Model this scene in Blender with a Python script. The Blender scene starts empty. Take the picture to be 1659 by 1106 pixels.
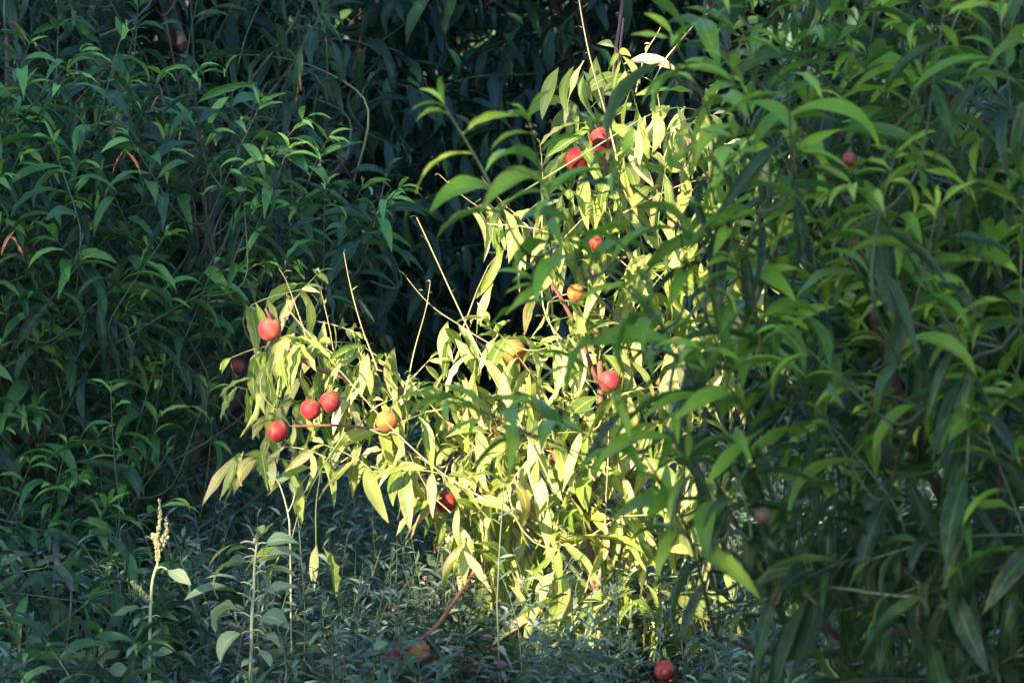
import bpy, math, random
import numpy as np
from mathutils import Vector, Matrix

SC = bpy.context.scene
COL = SC.collection
RNG = np.random.default_rng(7)
random.seed(7)
rad = math.radians

# ------------------------------------------------------------------ camera
CAM_H, PITCH, TANH = 2.2, rad(6.0), 0.11875
cam = bpy.data.cameras.new('camera')
cam.sensor_width = 36.0
cam.lens = 18.0 / TANH
cam.clip_start, cam.clip_end = 0.1, 2000
cam.dof.use_dof = True
cam.dof.focus_distance = 12.1
cam.dof.aperture_fstop = 6.3
cam.dof.aperture_blades = 0
cam_o = bpy.data.objects.new('camera', cam)
COL.objects.link(cam_o)
cam_o.location = (0, 0, CAM_H)
cam_o.rotation_euler = (rad(90) - PITCH, 0, 0)
SC.camera = cam_o

# ------------------------------------------------------------------ sky and sun
SUN_AZ, SUN_EL = rad(36), rad(23)      # behind the camera, to its left
SUN = np.array([-math.sin(SUN_AZ) * math.cos(SUN_EL), -math.cos(SUN_AZ) * math.cos(SUN_EL), math.sin(SUN_EL)])
world = bpy.data.worlds.new('World')
SC.world = world
world.use_nodes = True
wt = world.node_tree
sky = wt.nodes.new('ShaderNodeTexSky')
sky.sky_type = 'NISHITA'
sky.sun_disc = False
sky.sun_elevation = SUN_EL
sky.sun_rotation = math.pi + SUN_AZ
sky.dust_density = 0.3
sky.ozone_density = 3.0
wt.links.new(sky.outputs[0], wt.nodes['Background'].inputs[0])
wt.nodes['Background'].inputs[1].default_value = 0.15
sun = bpy.data.lights.new('sun', 'SUN')
sun.energy = 5.0
sun.angle = rad(0.5)
sun.color = (1.0, 0.84, 0.56)
sun_o = bpy.data.objects.new('sun', sun)
COL.objects.link(sun_o)
sun_o.rotation_euler = Vector(SUN).to_track_quat('Z', 'Y').to_euler()
sun_o.location = (-6, -10, 12)
vs = SC.view_settings
vs.view_transform = 'Standard'
vs.look = 'None'
vs.exposure = 2.42
vs.gamma = 1.0
vs.use_curve_mapping = False
cy = SC.cycles
cy.max_bounces = 6
cy.diffuse_bounces = 1
cy.glossy_bounces = 2
cy.transmission_bounces = 3
cy.transparent_max_bounces = 4
cy.caustics_reflective = False
cy.caustics_refractive = False
cy.use_denoising = True
try:
    cy.denoiser = 'OPENIMAGEDENOISE'
    cy.denoising_input_passes = 'RGB_ALBEDO_NORMAL'
except Exception:
    pass

# ------------------------------------------------------------------ helpers
CP, SP = math.cos(PITCH), math.sin(PITCH)


def P(px, py, d):
    """point of the place that stands d metres down range and is seen at (px, py) of the 1659 x 1106 photograph"""
    a = (px - 829.5) / 829.5 * TANH
    b = (553.0 - py) / 829.5 * TANH
    k = d / (CP + b * SP)
    return np.array([a * k, d, CAM_H + k * (-SP + b * CP)])


def G(px, py):
    """the ground point seen at (px, py)"""
    b = (553.0 - py) / 829.5 * TANH
    k = CAM_H / (SP - b * CP)
    return np.array([(px - 829.5) / 829.5 * TANH * k, k * (CP + b * SP), 0.0])


def project(pts):
    pts = np.asarray(pts, float)
    rel = pts - np.array([0, 0, CAM_H])
    depth = rel[..., 1] * CP - rel[..., 2] * SP
    upc = rel[..., 1] * SP + rel[..., 2] * CP
    return 829.5 + rel[..., 0] / depth / TANH * 829.5, 553 - upc / depth / TANH * 829.5, depth


def in_poly(x, y, poly):
    x = np.atleast_1d(np.asarray(x, float)); y = np.atleast_1d(np.asarray(y, float))
    ins = np.zeros(x.shape, bool)
    n = len(poly)
    for i in range(n):
        x0, y0 = poly[i]; x1, y1 = poly[(i + 1) % n]
        c = ((y0 > y) != (y1 > y))
        xi = (x1 - x0) * (y - y0) / ((y1 - y0) if y1 != y0 else 1e-9) + x0
        ins ^= c & (x < xi)
    return ins


def unit(v):
    v = np.asarray(v, float)
    return v / (np.linalg.norm(v) + 1e-12)


def mesh_np(name, verts, quads, mat, uv=None, rnd=None, smooth=True):
    me = bpy.data.meshes.new(name)
    verts = np.asarray(verts, np.float32); quads = np.asarray(quads, np.int32)
    n = quads.shape[1]
    me.vertices.add(len(verts)); me.vertices.foreach_set('co', verts.ravel())
    me.loops.add(quads.size); me.loops.foreach_set('vertex_index', quads.ravel())
    me.polygons.add(len(quads))
    me.polygons.foreach_set('loop_start', np.arange(0, quads.size, n, dtype=np.int32))
    me.polygons.foreach_set('loop_total', np.full(len(quads), n, np.int32))
    me.polygons.foreach_set('use_smooth', np.full(len(quads), smooth))
    if uv is not None:
        l = me.uv_layers.new(name='UVMap')
        l.data.foreach_set('uv', np.asarray(uv, np.float32)[quads.ravel()].ravel())
    if rnd is not None:
        at = me.attributes.new('rnd', 'FLOAT', 'POINT')
        at.data.foreach_set('value', np.asarray(rnd, np.float32))
    me.materials.append(mat)
    me.update(calc_edges=True)
    me.validate()
    return me


def link(name, me, parent=None, loc=None):
    o = bpy.data.objects.new(name, me)
    COL.objects.link(o)
    o.color = (0, 0, 0, 1)
    if parent is not None:
        o.parent = parent
    if loc is not None:
        o.location = loc
    return o


def tag(o, label=None, cat=None, group=None, kind=None):
    if label: o['label'] = label
    if cat: o['category'] = cat
    if group: o['group'] = group
    if kind: o['kind'] = kind
    return o


def thing(name, loc, label, cat, group=None):
    o = bpy.data.objects.new(name, None)
    COL.objects.link(o)
    o.empty_display_size = 0.1
    o.location = [float(c) for c in loc]
    return tag(o, label, cat, group)


def smooth_line(pts, n):
    """Catmull-Rom through pts, n samples"""
    pts = np.asarray(pts, float)
    if len(pts) == 2:
        t = np.linspace(0, 1, n)[:, None]
        return pts[0] * (1 - t) + pts[1] * t
    p = np.vstack([2 * pts[0] - pts[1], pts, 2 * pts[-1] - pts[-2]])
    out = []
    seg = len(pts) - 1
    for s in np.linspace(0, seg, n):
        i = min(int(s), seg - 1); t = s - i
        a, b, c, d = p[i:i + 4]
        out.append(.5 * (2 * b + (c - a) * t + (2 * a - 5 * b + 4 * c - d) * t * t + (-a + 3 * b - 3 * c + d) * t ** 3))
    return np.array(out)


def tube(line, r0, r1, sides=6, wob=0.0):
    line = np.asarray(line, float)
    n = len(line)
    t = np.gradient(line, axis=0)
    t /= np.linalg.norm(t, axis=1)[:, None] + 1e-9
    ref = np.array([0.31, 0.87, 0.38])
    a = np.cross(t, ref); a /= np.linalg.norm(a, axis=1)[:, None] + 1e-9
    b = np.cross(t, a)
    r = r0 + (r1 - r0) * np.linspace(0, 1, n) ** .8
    if wob: r = r * (1 + wob * RNG.standard_normal(n))
    th = np.arange(sides) * 2 * math.pi / sides
    v = line[:, None, :] + r[:, None, None] * (np.cos(th)[None, :, None] * a[:, None, :] + np.sin(th)[None, :, None] * b[:, None, :])
    v = v.reshape(-1, 3)
    i = np.arange(n - 1)[:, None] * sides; j = np.arange(sides)[None, :]; j2 = (j + 1) % sides
    q = np.stack([i + j, i + j2, i + sides + j2, i + sides + j], -1).reshape(-1, 4)
    return v, q


class Bag:
    def __init__(s): s.v, s.q, s.n = [], [], 0
    def add(s, vq):
        v, q = vq
        s.v.append(v); s.q.append(q + s.n); s.n += len(v)
    def mesh(s, name, mat, origin=(0, 0, 0), smooth=True):
        return mesh_np(name, np.vstack(s.v) - np.asarray(origin, float), np.vstack(s.q), mat, smooth=smooth)


# ------------------------------------------------------------------ materials
def new_mat(name):
    m = bpy.data.materials.new(name)
    m.use_nodes = True
    nt = m.node_tree
    nt.nodes.clear()
    return m, nt, nt.nodes.new('ShaderNodeOutputMaterial')


class NT:
    def __init__(s, nt): s.nt = nt
    def n(s, t, **kw):
        x = s.nt.nodes.new(t)
        for k, v in kw.items(): setattr(x, k, v)
        return x
    def put(s, sock, v):
        if hasattr(v, 'is_output'): s.nt.links.new(v, sock)
        elif isinstance(v, (tuple, list)) and len(v) == 3 and sock.type == 'RGBA': sock.default_value = (*v, 1)
        else: sock.default_value = v
    def m(s, op, a, b=0.0, c=None, clamp=False):
        x = s.n('ShaderNodeMath', operation=op, use_clamp=clamp)
        s.put(x.inputs[0], a); s.put(x.inputs[1], b)
        if c is not None: s.put(x.inputs[2], c)
        return x.outputs[0]
    def mix(s, f, a, b, blend='MIX'):
        x = s.n('ShaderNodeMix', data_type='RGBA', blend_type=blend)
        s.put(x.inputs[0], f); s.put(x.inputs[6], a); s.put(x.inputs[7], b)
        return x.outputs[2]
    def ramp(s, f, stops):
        x = s.n('ShaderNodeValToRGB')
        e = x.color_ramp.elements
        while len(e) < len(stops): e.new(0.5)
        for el, (p, c) in zip(e, stops): el.position = p; el.color = (*c, 1)
        s.put(x.inputs[0], f)
        return x.outputs[0]
    def noise(s, vec, scale, detail=3):
        x = s.n('ShaderNodeTexNoise')
        if vec is not None: s.put(x.inputs['Vector'], vec)
        x.inputs['Scale'].default_value = scale; x.inputs['Detail'].default_value = detail
        return x.outputs[0]
    def step(s, v, lo, hi):
        x = s.n('ShaderNodeMapRange', interpolation_type='SMOOTHSTEP')
        s.put(x.inputs[0], v); s.put(x.inputs[1], lo); s.put(x.inputs[2], hi)
        return x.outputs[0]


def leaf_mat(name, stops, under, rib, transl=0.35, rough=0.45, spec=0.4, brown=None, brown_amt=0.0, tint=(1.25, 1.5, 0.5), veins=14, blotch=0.10):
    m, nt, out = new_mat(name)
    N = NT(nt)
    uv = N.n('ShaderNodeUVMap', uv_map='UVMap').outputs[0]
    sep = N.n('ShaderNodeSeparateXYZ'); N.put(sep.inputs[0], uv)
    u, v = sep.outputs[0], sep.outputs[1]
    side = N.m('MULTIPLY', N.m('ABSOLUTE', N.m('SUBTRACT', u, 0.5)), 2.0)
    at = N.n('ShaderNodeAttribute', attribute_name='rnd').outputs['Fac']
    oc = N.n('ShaderNodeSeparateColor'); N.put(oc.inputs[0], N.n('ShaderNodeObjectInfo').outputs['Color'])
    rnd = N.m('ADD', at, oc.outputs[0])          # joined leaves carry it per vertex, single ones in their object colour
    wn = N.n('ShaderNodeTexWhiteNoise', noise_dimensions='1D'); N.put(wn.inputs['W'], N.m('MULTIPLY', rnd, 937.0))
    rnd2 = wn.outputs['Value']
    col = N.ramp(rnd, stops)
    geo = N.n('ShaderNodeNewGeometry')
    # blotchy chlorophyll inside each leaf
    bl = N.noise(geo.outputs['Position'], 45, 3)
    col = N.mix(N.step(bl, 0.35, 0.75), col, N.mix(blotch, col, stops[-1][1]))
    vein = N.step(N.m('SINE', N.m('MULTIPLY', N.m('SUBTRACT', v, N.m('MULTIPLY', side, 0.09)), 6.283 * veins)), 0.55, 1.0)
    ribm = N.m('SUBTRACT', 1.0, N.step(side, 0.05, 0.17))
    vm = N.m('MAXIMUM', ribm, N.m('MULTIPLY', vein, 0.22))
    col = N.mix(N.m('MULTIPLY', vm, 0.8), col, N.mix(0.5, rib, N.mix(1.0, col, (1.9, 1.7, 1.7), 'MULTIPLY')))
    if brown is not None:
        nz = N.noise(geo.outputs['Position'], 28, 4)
        e = N.m('ADD', N.m('ADD', N.m('MULTIPLY', side, 0.55), N.m('MULTIPLY', nz, 0.9)), N.m('MULTIPLY', N.m('SUBTRACT', rnd2, 0.5), brown_amt))
        e = N.m('ADD', e, N.m('MULTIPLY', N.step(v, 0.7, 1.0), 0.18))
        col = N.mix(N.m('MULTIPLY', N.step(e, 0.98, 1.25), 0.85), col, N.mix(nz, brown[0], brown[1]))
    col = N.mix(N.m('MULTIPLY', geo.outputs['Backfacing'], 0.35), col, under)
    bs = N.n('ShaderNodeBsdfPrincipled')
    N.put(bs.inputs['Base Color'], col)
    N.put(bs.inputs['Roughness'], N.m('ADD', rough, N.m('MULTIPLY', geo.outputs['Backfacing'], 0.2)))
    bs.inputs['Specular IOR Level'].default_value = spec
    bp = N.n('ShaderNodeBump'); bp.inputs['Strength'].default_value = 0.5; bp.inputs['Distance'].default_value = 0.002
    N.put(bp.inputs['Height'], N.m('SUBTRACT', 1.0, vm))
    N.put(bs.inputs['Normal'], bp.outputs[0])
    tr = N.n('ShaderNodeBsdfTranslucent')
    N.put(tr.inputs[0], N.mix(1.0, col, tint, 'MULTIPLY'))
    mx = N.n('ShaderNodeMixShader'); mx.inputs[0].default_value = transl
    nt.links.new(bs.outputs[0], mx.inputs[1]); nt.links.new(tr.outputs[0], mx.inputs[2])
    nt.links.new(mx.outputs[0], out.inputs[0])
    return m


def bark_mat(name, c1, c2, scale=30, rough=0.7):
    m, nt, out = new_mat(name)
    N = NT(nt)
    tc = N.n('ShaderNodeTexCoord').outputs['Object']
    mp = N.n('ShaderNodeMapping'); mp.inputs['Scale'].default_value = (1, 1, .35); N.put(mp.inputs[0], tc)
    nz = N.noise(mp.outputs[0], scale, 5)
    bs = N.n('ShaderNodeBsdfPrincipled')
    N.put(bs.inputs['Base Color'], N.ramp(nz, [(0.3, c1), (0.7, c2)]))
    bs.inputs['Roughness'].default_value = rough
    bp = N.n('ShaderNodeBump'); bp.inputs['Strength'].default_value = 0.6; bp.inputs['Distance'].default_value = 0.004
    N.put(bp.inputs['Height'], nz); N.put(bs.inputs['Normal'], bp.outputs[0])
    nt.links.new(bs.outputs[0], out.inputs[0])
    return m


M = {}
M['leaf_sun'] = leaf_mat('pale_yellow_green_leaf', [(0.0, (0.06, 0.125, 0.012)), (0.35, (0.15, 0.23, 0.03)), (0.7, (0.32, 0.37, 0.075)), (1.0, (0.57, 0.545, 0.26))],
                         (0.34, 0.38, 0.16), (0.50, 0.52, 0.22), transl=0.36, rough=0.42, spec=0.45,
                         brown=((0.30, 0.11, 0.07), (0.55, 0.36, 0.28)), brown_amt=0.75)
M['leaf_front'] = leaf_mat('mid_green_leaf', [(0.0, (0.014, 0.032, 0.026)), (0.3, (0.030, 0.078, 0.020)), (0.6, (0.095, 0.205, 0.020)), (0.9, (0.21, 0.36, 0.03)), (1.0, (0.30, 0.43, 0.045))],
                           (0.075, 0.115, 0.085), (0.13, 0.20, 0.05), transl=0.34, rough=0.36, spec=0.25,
                           brown=((0.10, 0.055, 0.02), (0.20, 0.14, 0.05)), brown_amt=0.45)  # old and young tones spread apart: shade contrast put into the colour
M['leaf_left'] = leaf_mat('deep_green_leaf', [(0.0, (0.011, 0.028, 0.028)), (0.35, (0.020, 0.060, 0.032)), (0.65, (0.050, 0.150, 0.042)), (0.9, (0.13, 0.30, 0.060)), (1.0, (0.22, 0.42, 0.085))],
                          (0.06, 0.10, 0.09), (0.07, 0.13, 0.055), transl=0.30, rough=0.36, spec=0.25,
                          brown=((0.10, 0.055, 0.02), (0.20, 0.14, 0.05)), brown_amt=0.4)  # old-leaf stops darkened and blued, shade put into the leaf colour
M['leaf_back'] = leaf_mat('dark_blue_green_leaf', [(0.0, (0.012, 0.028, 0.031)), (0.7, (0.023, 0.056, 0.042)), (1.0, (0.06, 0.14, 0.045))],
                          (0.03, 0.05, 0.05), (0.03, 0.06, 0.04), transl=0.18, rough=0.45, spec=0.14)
M['leaf_weed'] = leaf_mat('grey_green_weed_leaf', [(0.0, (0.030, 0.065, 0.045)), (0.5, (0.075, 0.13, 0.105)), (1.0, (0.22, 0.29, 0.24))],
                          (0.14, 0.19, 0.15), (0.15, 0.2, 0.13), transl=0.3, rough=0.55, spec=0.3, veins=6)
M['leaf_herb'] = leaf_mat('green_ground_leaf', [(0.0, (0.035, 0.085, 0.045)), (0.5, (0.07, 0.14, 0.07)), (1.0, (0.17, 0.26, 0.13))],
                          (0.15, 0.2, 0.15), (0.14, 0.2, 0.1), transl=0.3, rough=0.5, spec=0.3, veins=7)
M['leaf_pig'] = leaf_mat('pale_pigweed_leaf', [(0.0, (0.10, 0.17, 0.09)), (0.5, (0.17, 0.24, 0.13)), (1.0, (0.27, 0.33, 0.19))],
                         (0.25, 0.3, 0.2), (0.3, 0.34, 0.22), transl=0.3, rough=0.55, spec=0.3, veins=8)
M['leaf_dead'] = leaf_mat('dead_brown_leaf', [(0.0, (0.10, 0.03, 0.018)), (0.5, (0.18, 0.06, 0.03)), (1.0, (0.28, 0.13, 0.07))],
                          (0.35, 0.2, 0.12), (0.4, 0.22, 0.12), transl=0.2, rough=0.7, spec=0.2, tint=(1.2, 0.8, 0.5))
M['leaf_purple'] = leaf_mat('purple_pink_leaf', [(0.0, (0.15, 0.075, 0.12)), (0.5, (0.24, 0.11, 0.16)), (1.0, (0.36, 0.19, 0.22))],
                            (0.35, 0.2, 0.3), (0.5, 0.3, 0.35), transl=0.25, rough=0.5, spec=0.4, tint=(1.2, 0.8, 0.9))
M['bark'] = bark_mat('peach_bark', (0.050, 0.026, 0.026), (0.15, 0.078, 0.075))
M['red_bark'] = bark_mat('red_young_bark', (0.12, 0.045, 0.038), (0.24, 0.11, 0.09), 22, 0.55)
M['green_twig'] = bark_mat('green_twig', (0.10, 0.15, 0.05), (0.17, 0.20, 0.08), 22, 0.5)
M['olive_twig'] = bark_mat('olive_twig', (0.045, 0.06, 0.025), (0.08, 0.095, 0.045), 22, 0.5)
M['dry_twig'] = bark_mat('dry_straw_twig', (0.24, 0.16, 0.08), (0.44, 0.36, 0.19), 22, 0.6)
M['weed_stem'] = bark_mat('weed_stem', (0.06, 0.09, 0.05), (0.12, 0.13, 0.085), 22, 0.6)
M['pig_stem'] = bark_mat('pigweed_stem', (0.34, 0.36, 0.18), (0.50, 0.48, 0.28), 22, 0.5)
M['pig_spike'] = bark_mat('pigweed_spike', (0.20, 0.18, 0.075), (0.38, 0.33, 0.17), 90, 0.8)


def soil_mat():
    m, nt, out = new_mat('dark_orchard_soil')
    N = NT(nt)
    tc = N.n('ShaderNodeTexCoord').outputs['Object']
    n1 = N.noise(tc, 3, 6); n2 = N.noise(tc, 60, 4)
    c = N.ramp(n1, [(0.3, (0.035, 0.030, 0.020)), (0.55, (0.06, 0.050, 0.032)), (0.75, (0.045, 0.060, 0.025))])
    c = N.mix(N.m('MULTIPLY', n2, 0.35), c, (0.12, 0.095, 0.06))
    bs = N.n('ShaderNodeBsdfPrincipled'); N.put(bs.inputs['Base Color'], c); bs.inputs['Roughness'].default_value = 0.95
    bp = N.n('ShaderNodeBump'); bp.inputs['Strength'].default_value = 0.8; bp.inputs['Distance'].default_value = 0.03
    N.put(bp.inputs['Height'], n2); N.put(bs.inputs['Normal'], bp.outputs[0])
    nt.links.new(bs.outputs[0], out.inputs[0])
    return m


def peach_mat(name, red, orange, yellow, blush):
    m, nt, out = new_mat(name)
    N = NT(nt)
    tc = N.n('ShaderNodeTexCoord').outputs['Object']
    rnd = N.n('ShaderNodeObjectInfo').outputs['Random']
    add = N.n('ShaderNodeVectorMath', operation='ADD'); N.put(add.inputs[0], tc)
    cmb = N.n('ShaderNodeCombineXYZ'); N.put(cmb.inputs[0], rnd); N.put(cmb.inputs[2], rnd); N.put(add.inputs[1], cmb.outputs[0])
    n1 = N.noise(add.outputs[0], 1.1, 3); n2 = N.noise(add.outputs[0], 22, 3)
    f = N.m('ADD', N.m('MULTIPLY', n1, 1.15), N.m('MULTIPLY', N.m('SUBTRACT', n2, 0.5), 0.35))
    f = N.m('SUBTRACT', f, 0.12)
    c = N.ramp(N.m('ADD', f, blush), [(0.28, yellow), (0.48, orange), (0.70, red), (0.9, (red[0] * .7, red[1] * .6, red[2] * .8))])
    bs = N.n('ShaderNodeBsdfPrincipled'); N.put(bs.inputs['Base Color'], c)
    bs.inputs['Roughness'].default_value = 0.62
    bs.inputs['Specular IOR Level'].default_value = 0.3
    bs.inputs['Sheen Weight'].default_value = 0.12
    bs.inputs['Sheen Roughness'].default_value = 0.4
    bs.inputs['Sheen Tint'].default_value = (1, 0.8, 0.75, 1)
    bp = N.n('ShaderNodeBump'); bp.inputs['Strength'].default_value = 0.12; bp.inputs['Distance'].default_value = 0.001
    N.put(bp.inputs['Height'], n2); N.put(bs.inputs['Normal'], bp.outputs[0])
    nt.links.new(bs.outputs[0], out.inputs[0])
    return m


M['peach_red'] = peach_mat('red_peach_skin', (0.17, 0.007, 0.018), (0.25, 0.020, 0.018), (0.36, 0.11, 0.03), 0.13)
M['peach_orange'] = peach_mat('orange_peach_skin', (0.27, 0.045, 0.018), (0.33, 0.10, 0.022), (0.36, 0.16, 0.03), -0.02)
M['peach_brown'] = peach_mat('brown_peach_skin', (0.07, 0.03, 0.022), (0.09, 0.045, 0.03), (0.11, 0.06, 0.04), 0.0)
M['peach_pink'] = peach_mat('pink_peach_skin', (0.25, 0.022, 0.035), (0.32, 0.06, 0.04), (0.38, 0.16, 0.055), 0.12)

# ------------------------------------------------------------------ leaf library
E0S = np.array([-78, -55, -30, -5, 20, 45, 70])
BENDS = np.array([20, 60, 100, 135])
SEEDS = 3


def leaf_shape(e0, bend, width, seed, nseg, fold=24, petiole=0.06, peak=0.78, mess=1.0):
    """one leaf of length 1: stalk at the origin, running out along +x, bent down by its own weight"""
    r = np.random.default_rng(seed)
    t = np.linspace(0, 1, nseg + 1)
    fine = np.linspace(0, 1, 201)
    e = np.radians(np.maximum(e0 - bend * (fine ** 1.05) * (0.85 + .3 * r.random()), -118))
    cx = np.concatenate([[0], np.cumsum(np.cos(e[:-1]))]) / 200
    cz = np.concatenate([[0], np.cumsum(np.sin(e[:-1]))]) / 200
    sick = r.normal(0, 0.07)
    tw = np.radians(r.normal(0, 16) * mess + r.normal(0, 26) * mess * t)
    fo = np.radians(max(4, fold + r.normal(0, 8) * mess))
    wav = r.normal(0, 0.012) * mess; ph = r.random() * 6.28; fq = 2 + 2 * r.random()
    verts, uvs = [], []
    for k, tt in enumerate(t):
        x, z = np.interp(tt, fine, cx), np.interp(tt, fine, cz)
        ee = np.interp(tt, fine, e)
        tan = np.array([math.cos(ee), 0, math.sin(ee)])
        nor = np.array([-math.sin(ee), 0, math.cos(ee)])
        sd = np.array([0, 1.0, 0])
        ct, st = math.cos(tw[k]), math.sin(tw[k])
        sd, nor = sd * ct + nor * st, nor * ct - sd * st
        s = max(0, (tt - petiole) / (1 - petiole))
        w = width * .5 * (max(0.0, math.sin(math.pi * min(1, s) ** peak)) ** 1.05) + (0.006 if tt < .99 else 0.001)
        c = np.array([x, sick * tt * tt, z])
        for q in (-1, 0, 1):
            p = c + q * w * math.cos(fo) * sd + abs(q) * w * math.sin(fo) * nor + abs(q) * wav * math.sin(fq * 6.28 * tt + ph + q) * nor
            verts.append(p); uvs.append((.5 + .5 * q, tt))
    quads = []
    for k in range(nseg):
        b = 3 * k
        quads += [(b, b + 1, b + 4, b + 3), (b + 1, b + 2, b + 5, b + 4)]
    # wound so that the upper side of the leaf is its front
    quads = [q[::-1] for q in quads]
    return np.array(verts), np.array(quads), np.array(uvs)


class Library:
    def __init__(s, name, width, nseg, fold, peak=0.78, base=0, mess=1.0):
        s.name = name; s.V, s.me = [], {}
        for a, e0 in enumerate(E0S):
            for b, bd in enumerate(BENDS):
                for k in range(SEEDS):
                    v, q, uv = leaf_shape(e0, bd, width * (0.85 + .15 * k), base + a * 100 + b * 10 + k, nseg, fold, peak=peak, mess=mess)
                    s.V.append(v)
        s.V = np.array(s.V); s.Q = q; s.UV = uv
        f = s.V[:, q]                                  # sample points, for counting what a leaf shows
        s.S = np.concatenate([f.mean(2)] + [f @ np.array(w) if False else (f * np.array(w)[None, None, :, None]).sum(2)
                              for w in ((.6, .2, .1, .1), (.1, .2, .6, .1), (.1, .6, .2, .1), (.1, .1, .2, .6))], 1)
    def index(s, e0, bend, r):
        a = np.abs(E0S[None, :] - e0[:, None]).argmin(1)
        b = np.abs(BENDS[None, :] - bend[:, None]).argmin(1)
        return (a * len(BENDS) + b) * SEEDS + r
    def mesh(s, i, mat):
        k = (int(i), mat.name)
        if k not in s.me: s.me[k] = mesh_np('leaf', s.V[i], s.Q, mat, s.UV)
        return s.me[k]


LIB_NARROW = Library('narrow', 0.165, 9, 32)
LIB_FRONT = Library('front', 0.19, 10, 30, base=2500, mess=1.2)
LIB_BROAD = Library('broad', 0.225, 9, 26, base=5000, mess=2.2)
LIB_FAR = Library('far', 0.25, 5, 24, base=9000)
LIB_WEED = Library('weed', 0.21, 3, 18, base=12000)
LIB_OVAL = Library('oval', 0.44, 8, 18, peak=0.62, base=15000, mess=1.5)


class Leaves:
    """positions, headings and sizes of the leaves of one plant"""
    def __init__(s): s.p, s.az, s.e0, s.bd, s.sc, s.young = [], [], [], [], [], []
    def add(s, p, d, bend, size, young=None):
        d = unit(d); s.young.append(-1 if young is None else young)
        s.p.append(p); s.az.append(math.atan2(d[1], d[0])); s.e0.append(math.degrees(math.asin(max(-1, min(1, d[2])))))
        s.bd.append(bend); s.sc.append(size)
    def done(s, lib, seed):
        r = np.random.default_rng(seed)
        n = len(s.p)
        s.p = np.array(s.p); s.sc = np.array(s.sc)
        s.idx = lib.index(np.array(s.e0), np.array(s.bd), r.integers(0, SEEDS, n))
        az = np.array(s.az); ty = r.normal(0, .12, n); tx = r.normal(0, .30, n)
        def R(a, ax):
            c, q = np.cos(a), np.sin(a); o, z = np.ones(n), np.zeros(n)
            m = {'z': [[c, -q, z], [q, c, z], [z, z, o]], 'y': [[c, z, q], [z, o, z], [-q, z, c]], 'x': [[o, z, z], [z, c, -q], [z, q, c]]}[ax]
            return np.array(m).transpose(2, 0, 1)
        s.R = R(az, 'z') @ R(ty, 'y') @ R(tx, 'x')
        yg = np.array(s.young)
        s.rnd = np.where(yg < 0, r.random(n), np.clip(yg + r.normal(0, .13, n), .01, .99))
        s.lib = lib
        return s
    def samples(s):
        return np.einsum('nij,nkj->nki', s.R, s.lib.S[s.idx]) * s.sc[:, None, None] + s.p[:, None, :]
    def joined(s, sel, name, mat, origin):
        v = np.einsum('nij,nkj->nki', s.R[sel], s.lib.V[s.idx[sel]]) * s.sc[sel][:, None, None] + s.p[sel][:, None, :] - np.asarray(origin, float)
        n, k = v.shape[:2]
        q = (s.lib.Q[None] + (np.arange(n) * k)[:, None, None]).reshape(-1, 4)
        return mesh_np(name, v.reshape(-1, 3), q, mat, np.tile(s.lib.UV, (n, 1)), np.repeat(s.rnd[sel], k))
    def single(s, i, mat, parent, origin, name='leaf'):
        o = bpy.data.objects.new(name, s.lib.mesh(s.idx[i], mat))
        COL.objects.link(o)
        o.parent = parent
        m = Matrix(s.R[i].tolist()).to_4x4() @ Matrix.Scale(float(s.sc[i]), 4)
        m.translation = Vector((s.p[i] - np.asarray(origin, float)).tolist())
        o.matrix_basis = m
        o.color = (float(s.rnd[i]), 0, 0, 1)
        return o


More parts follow.
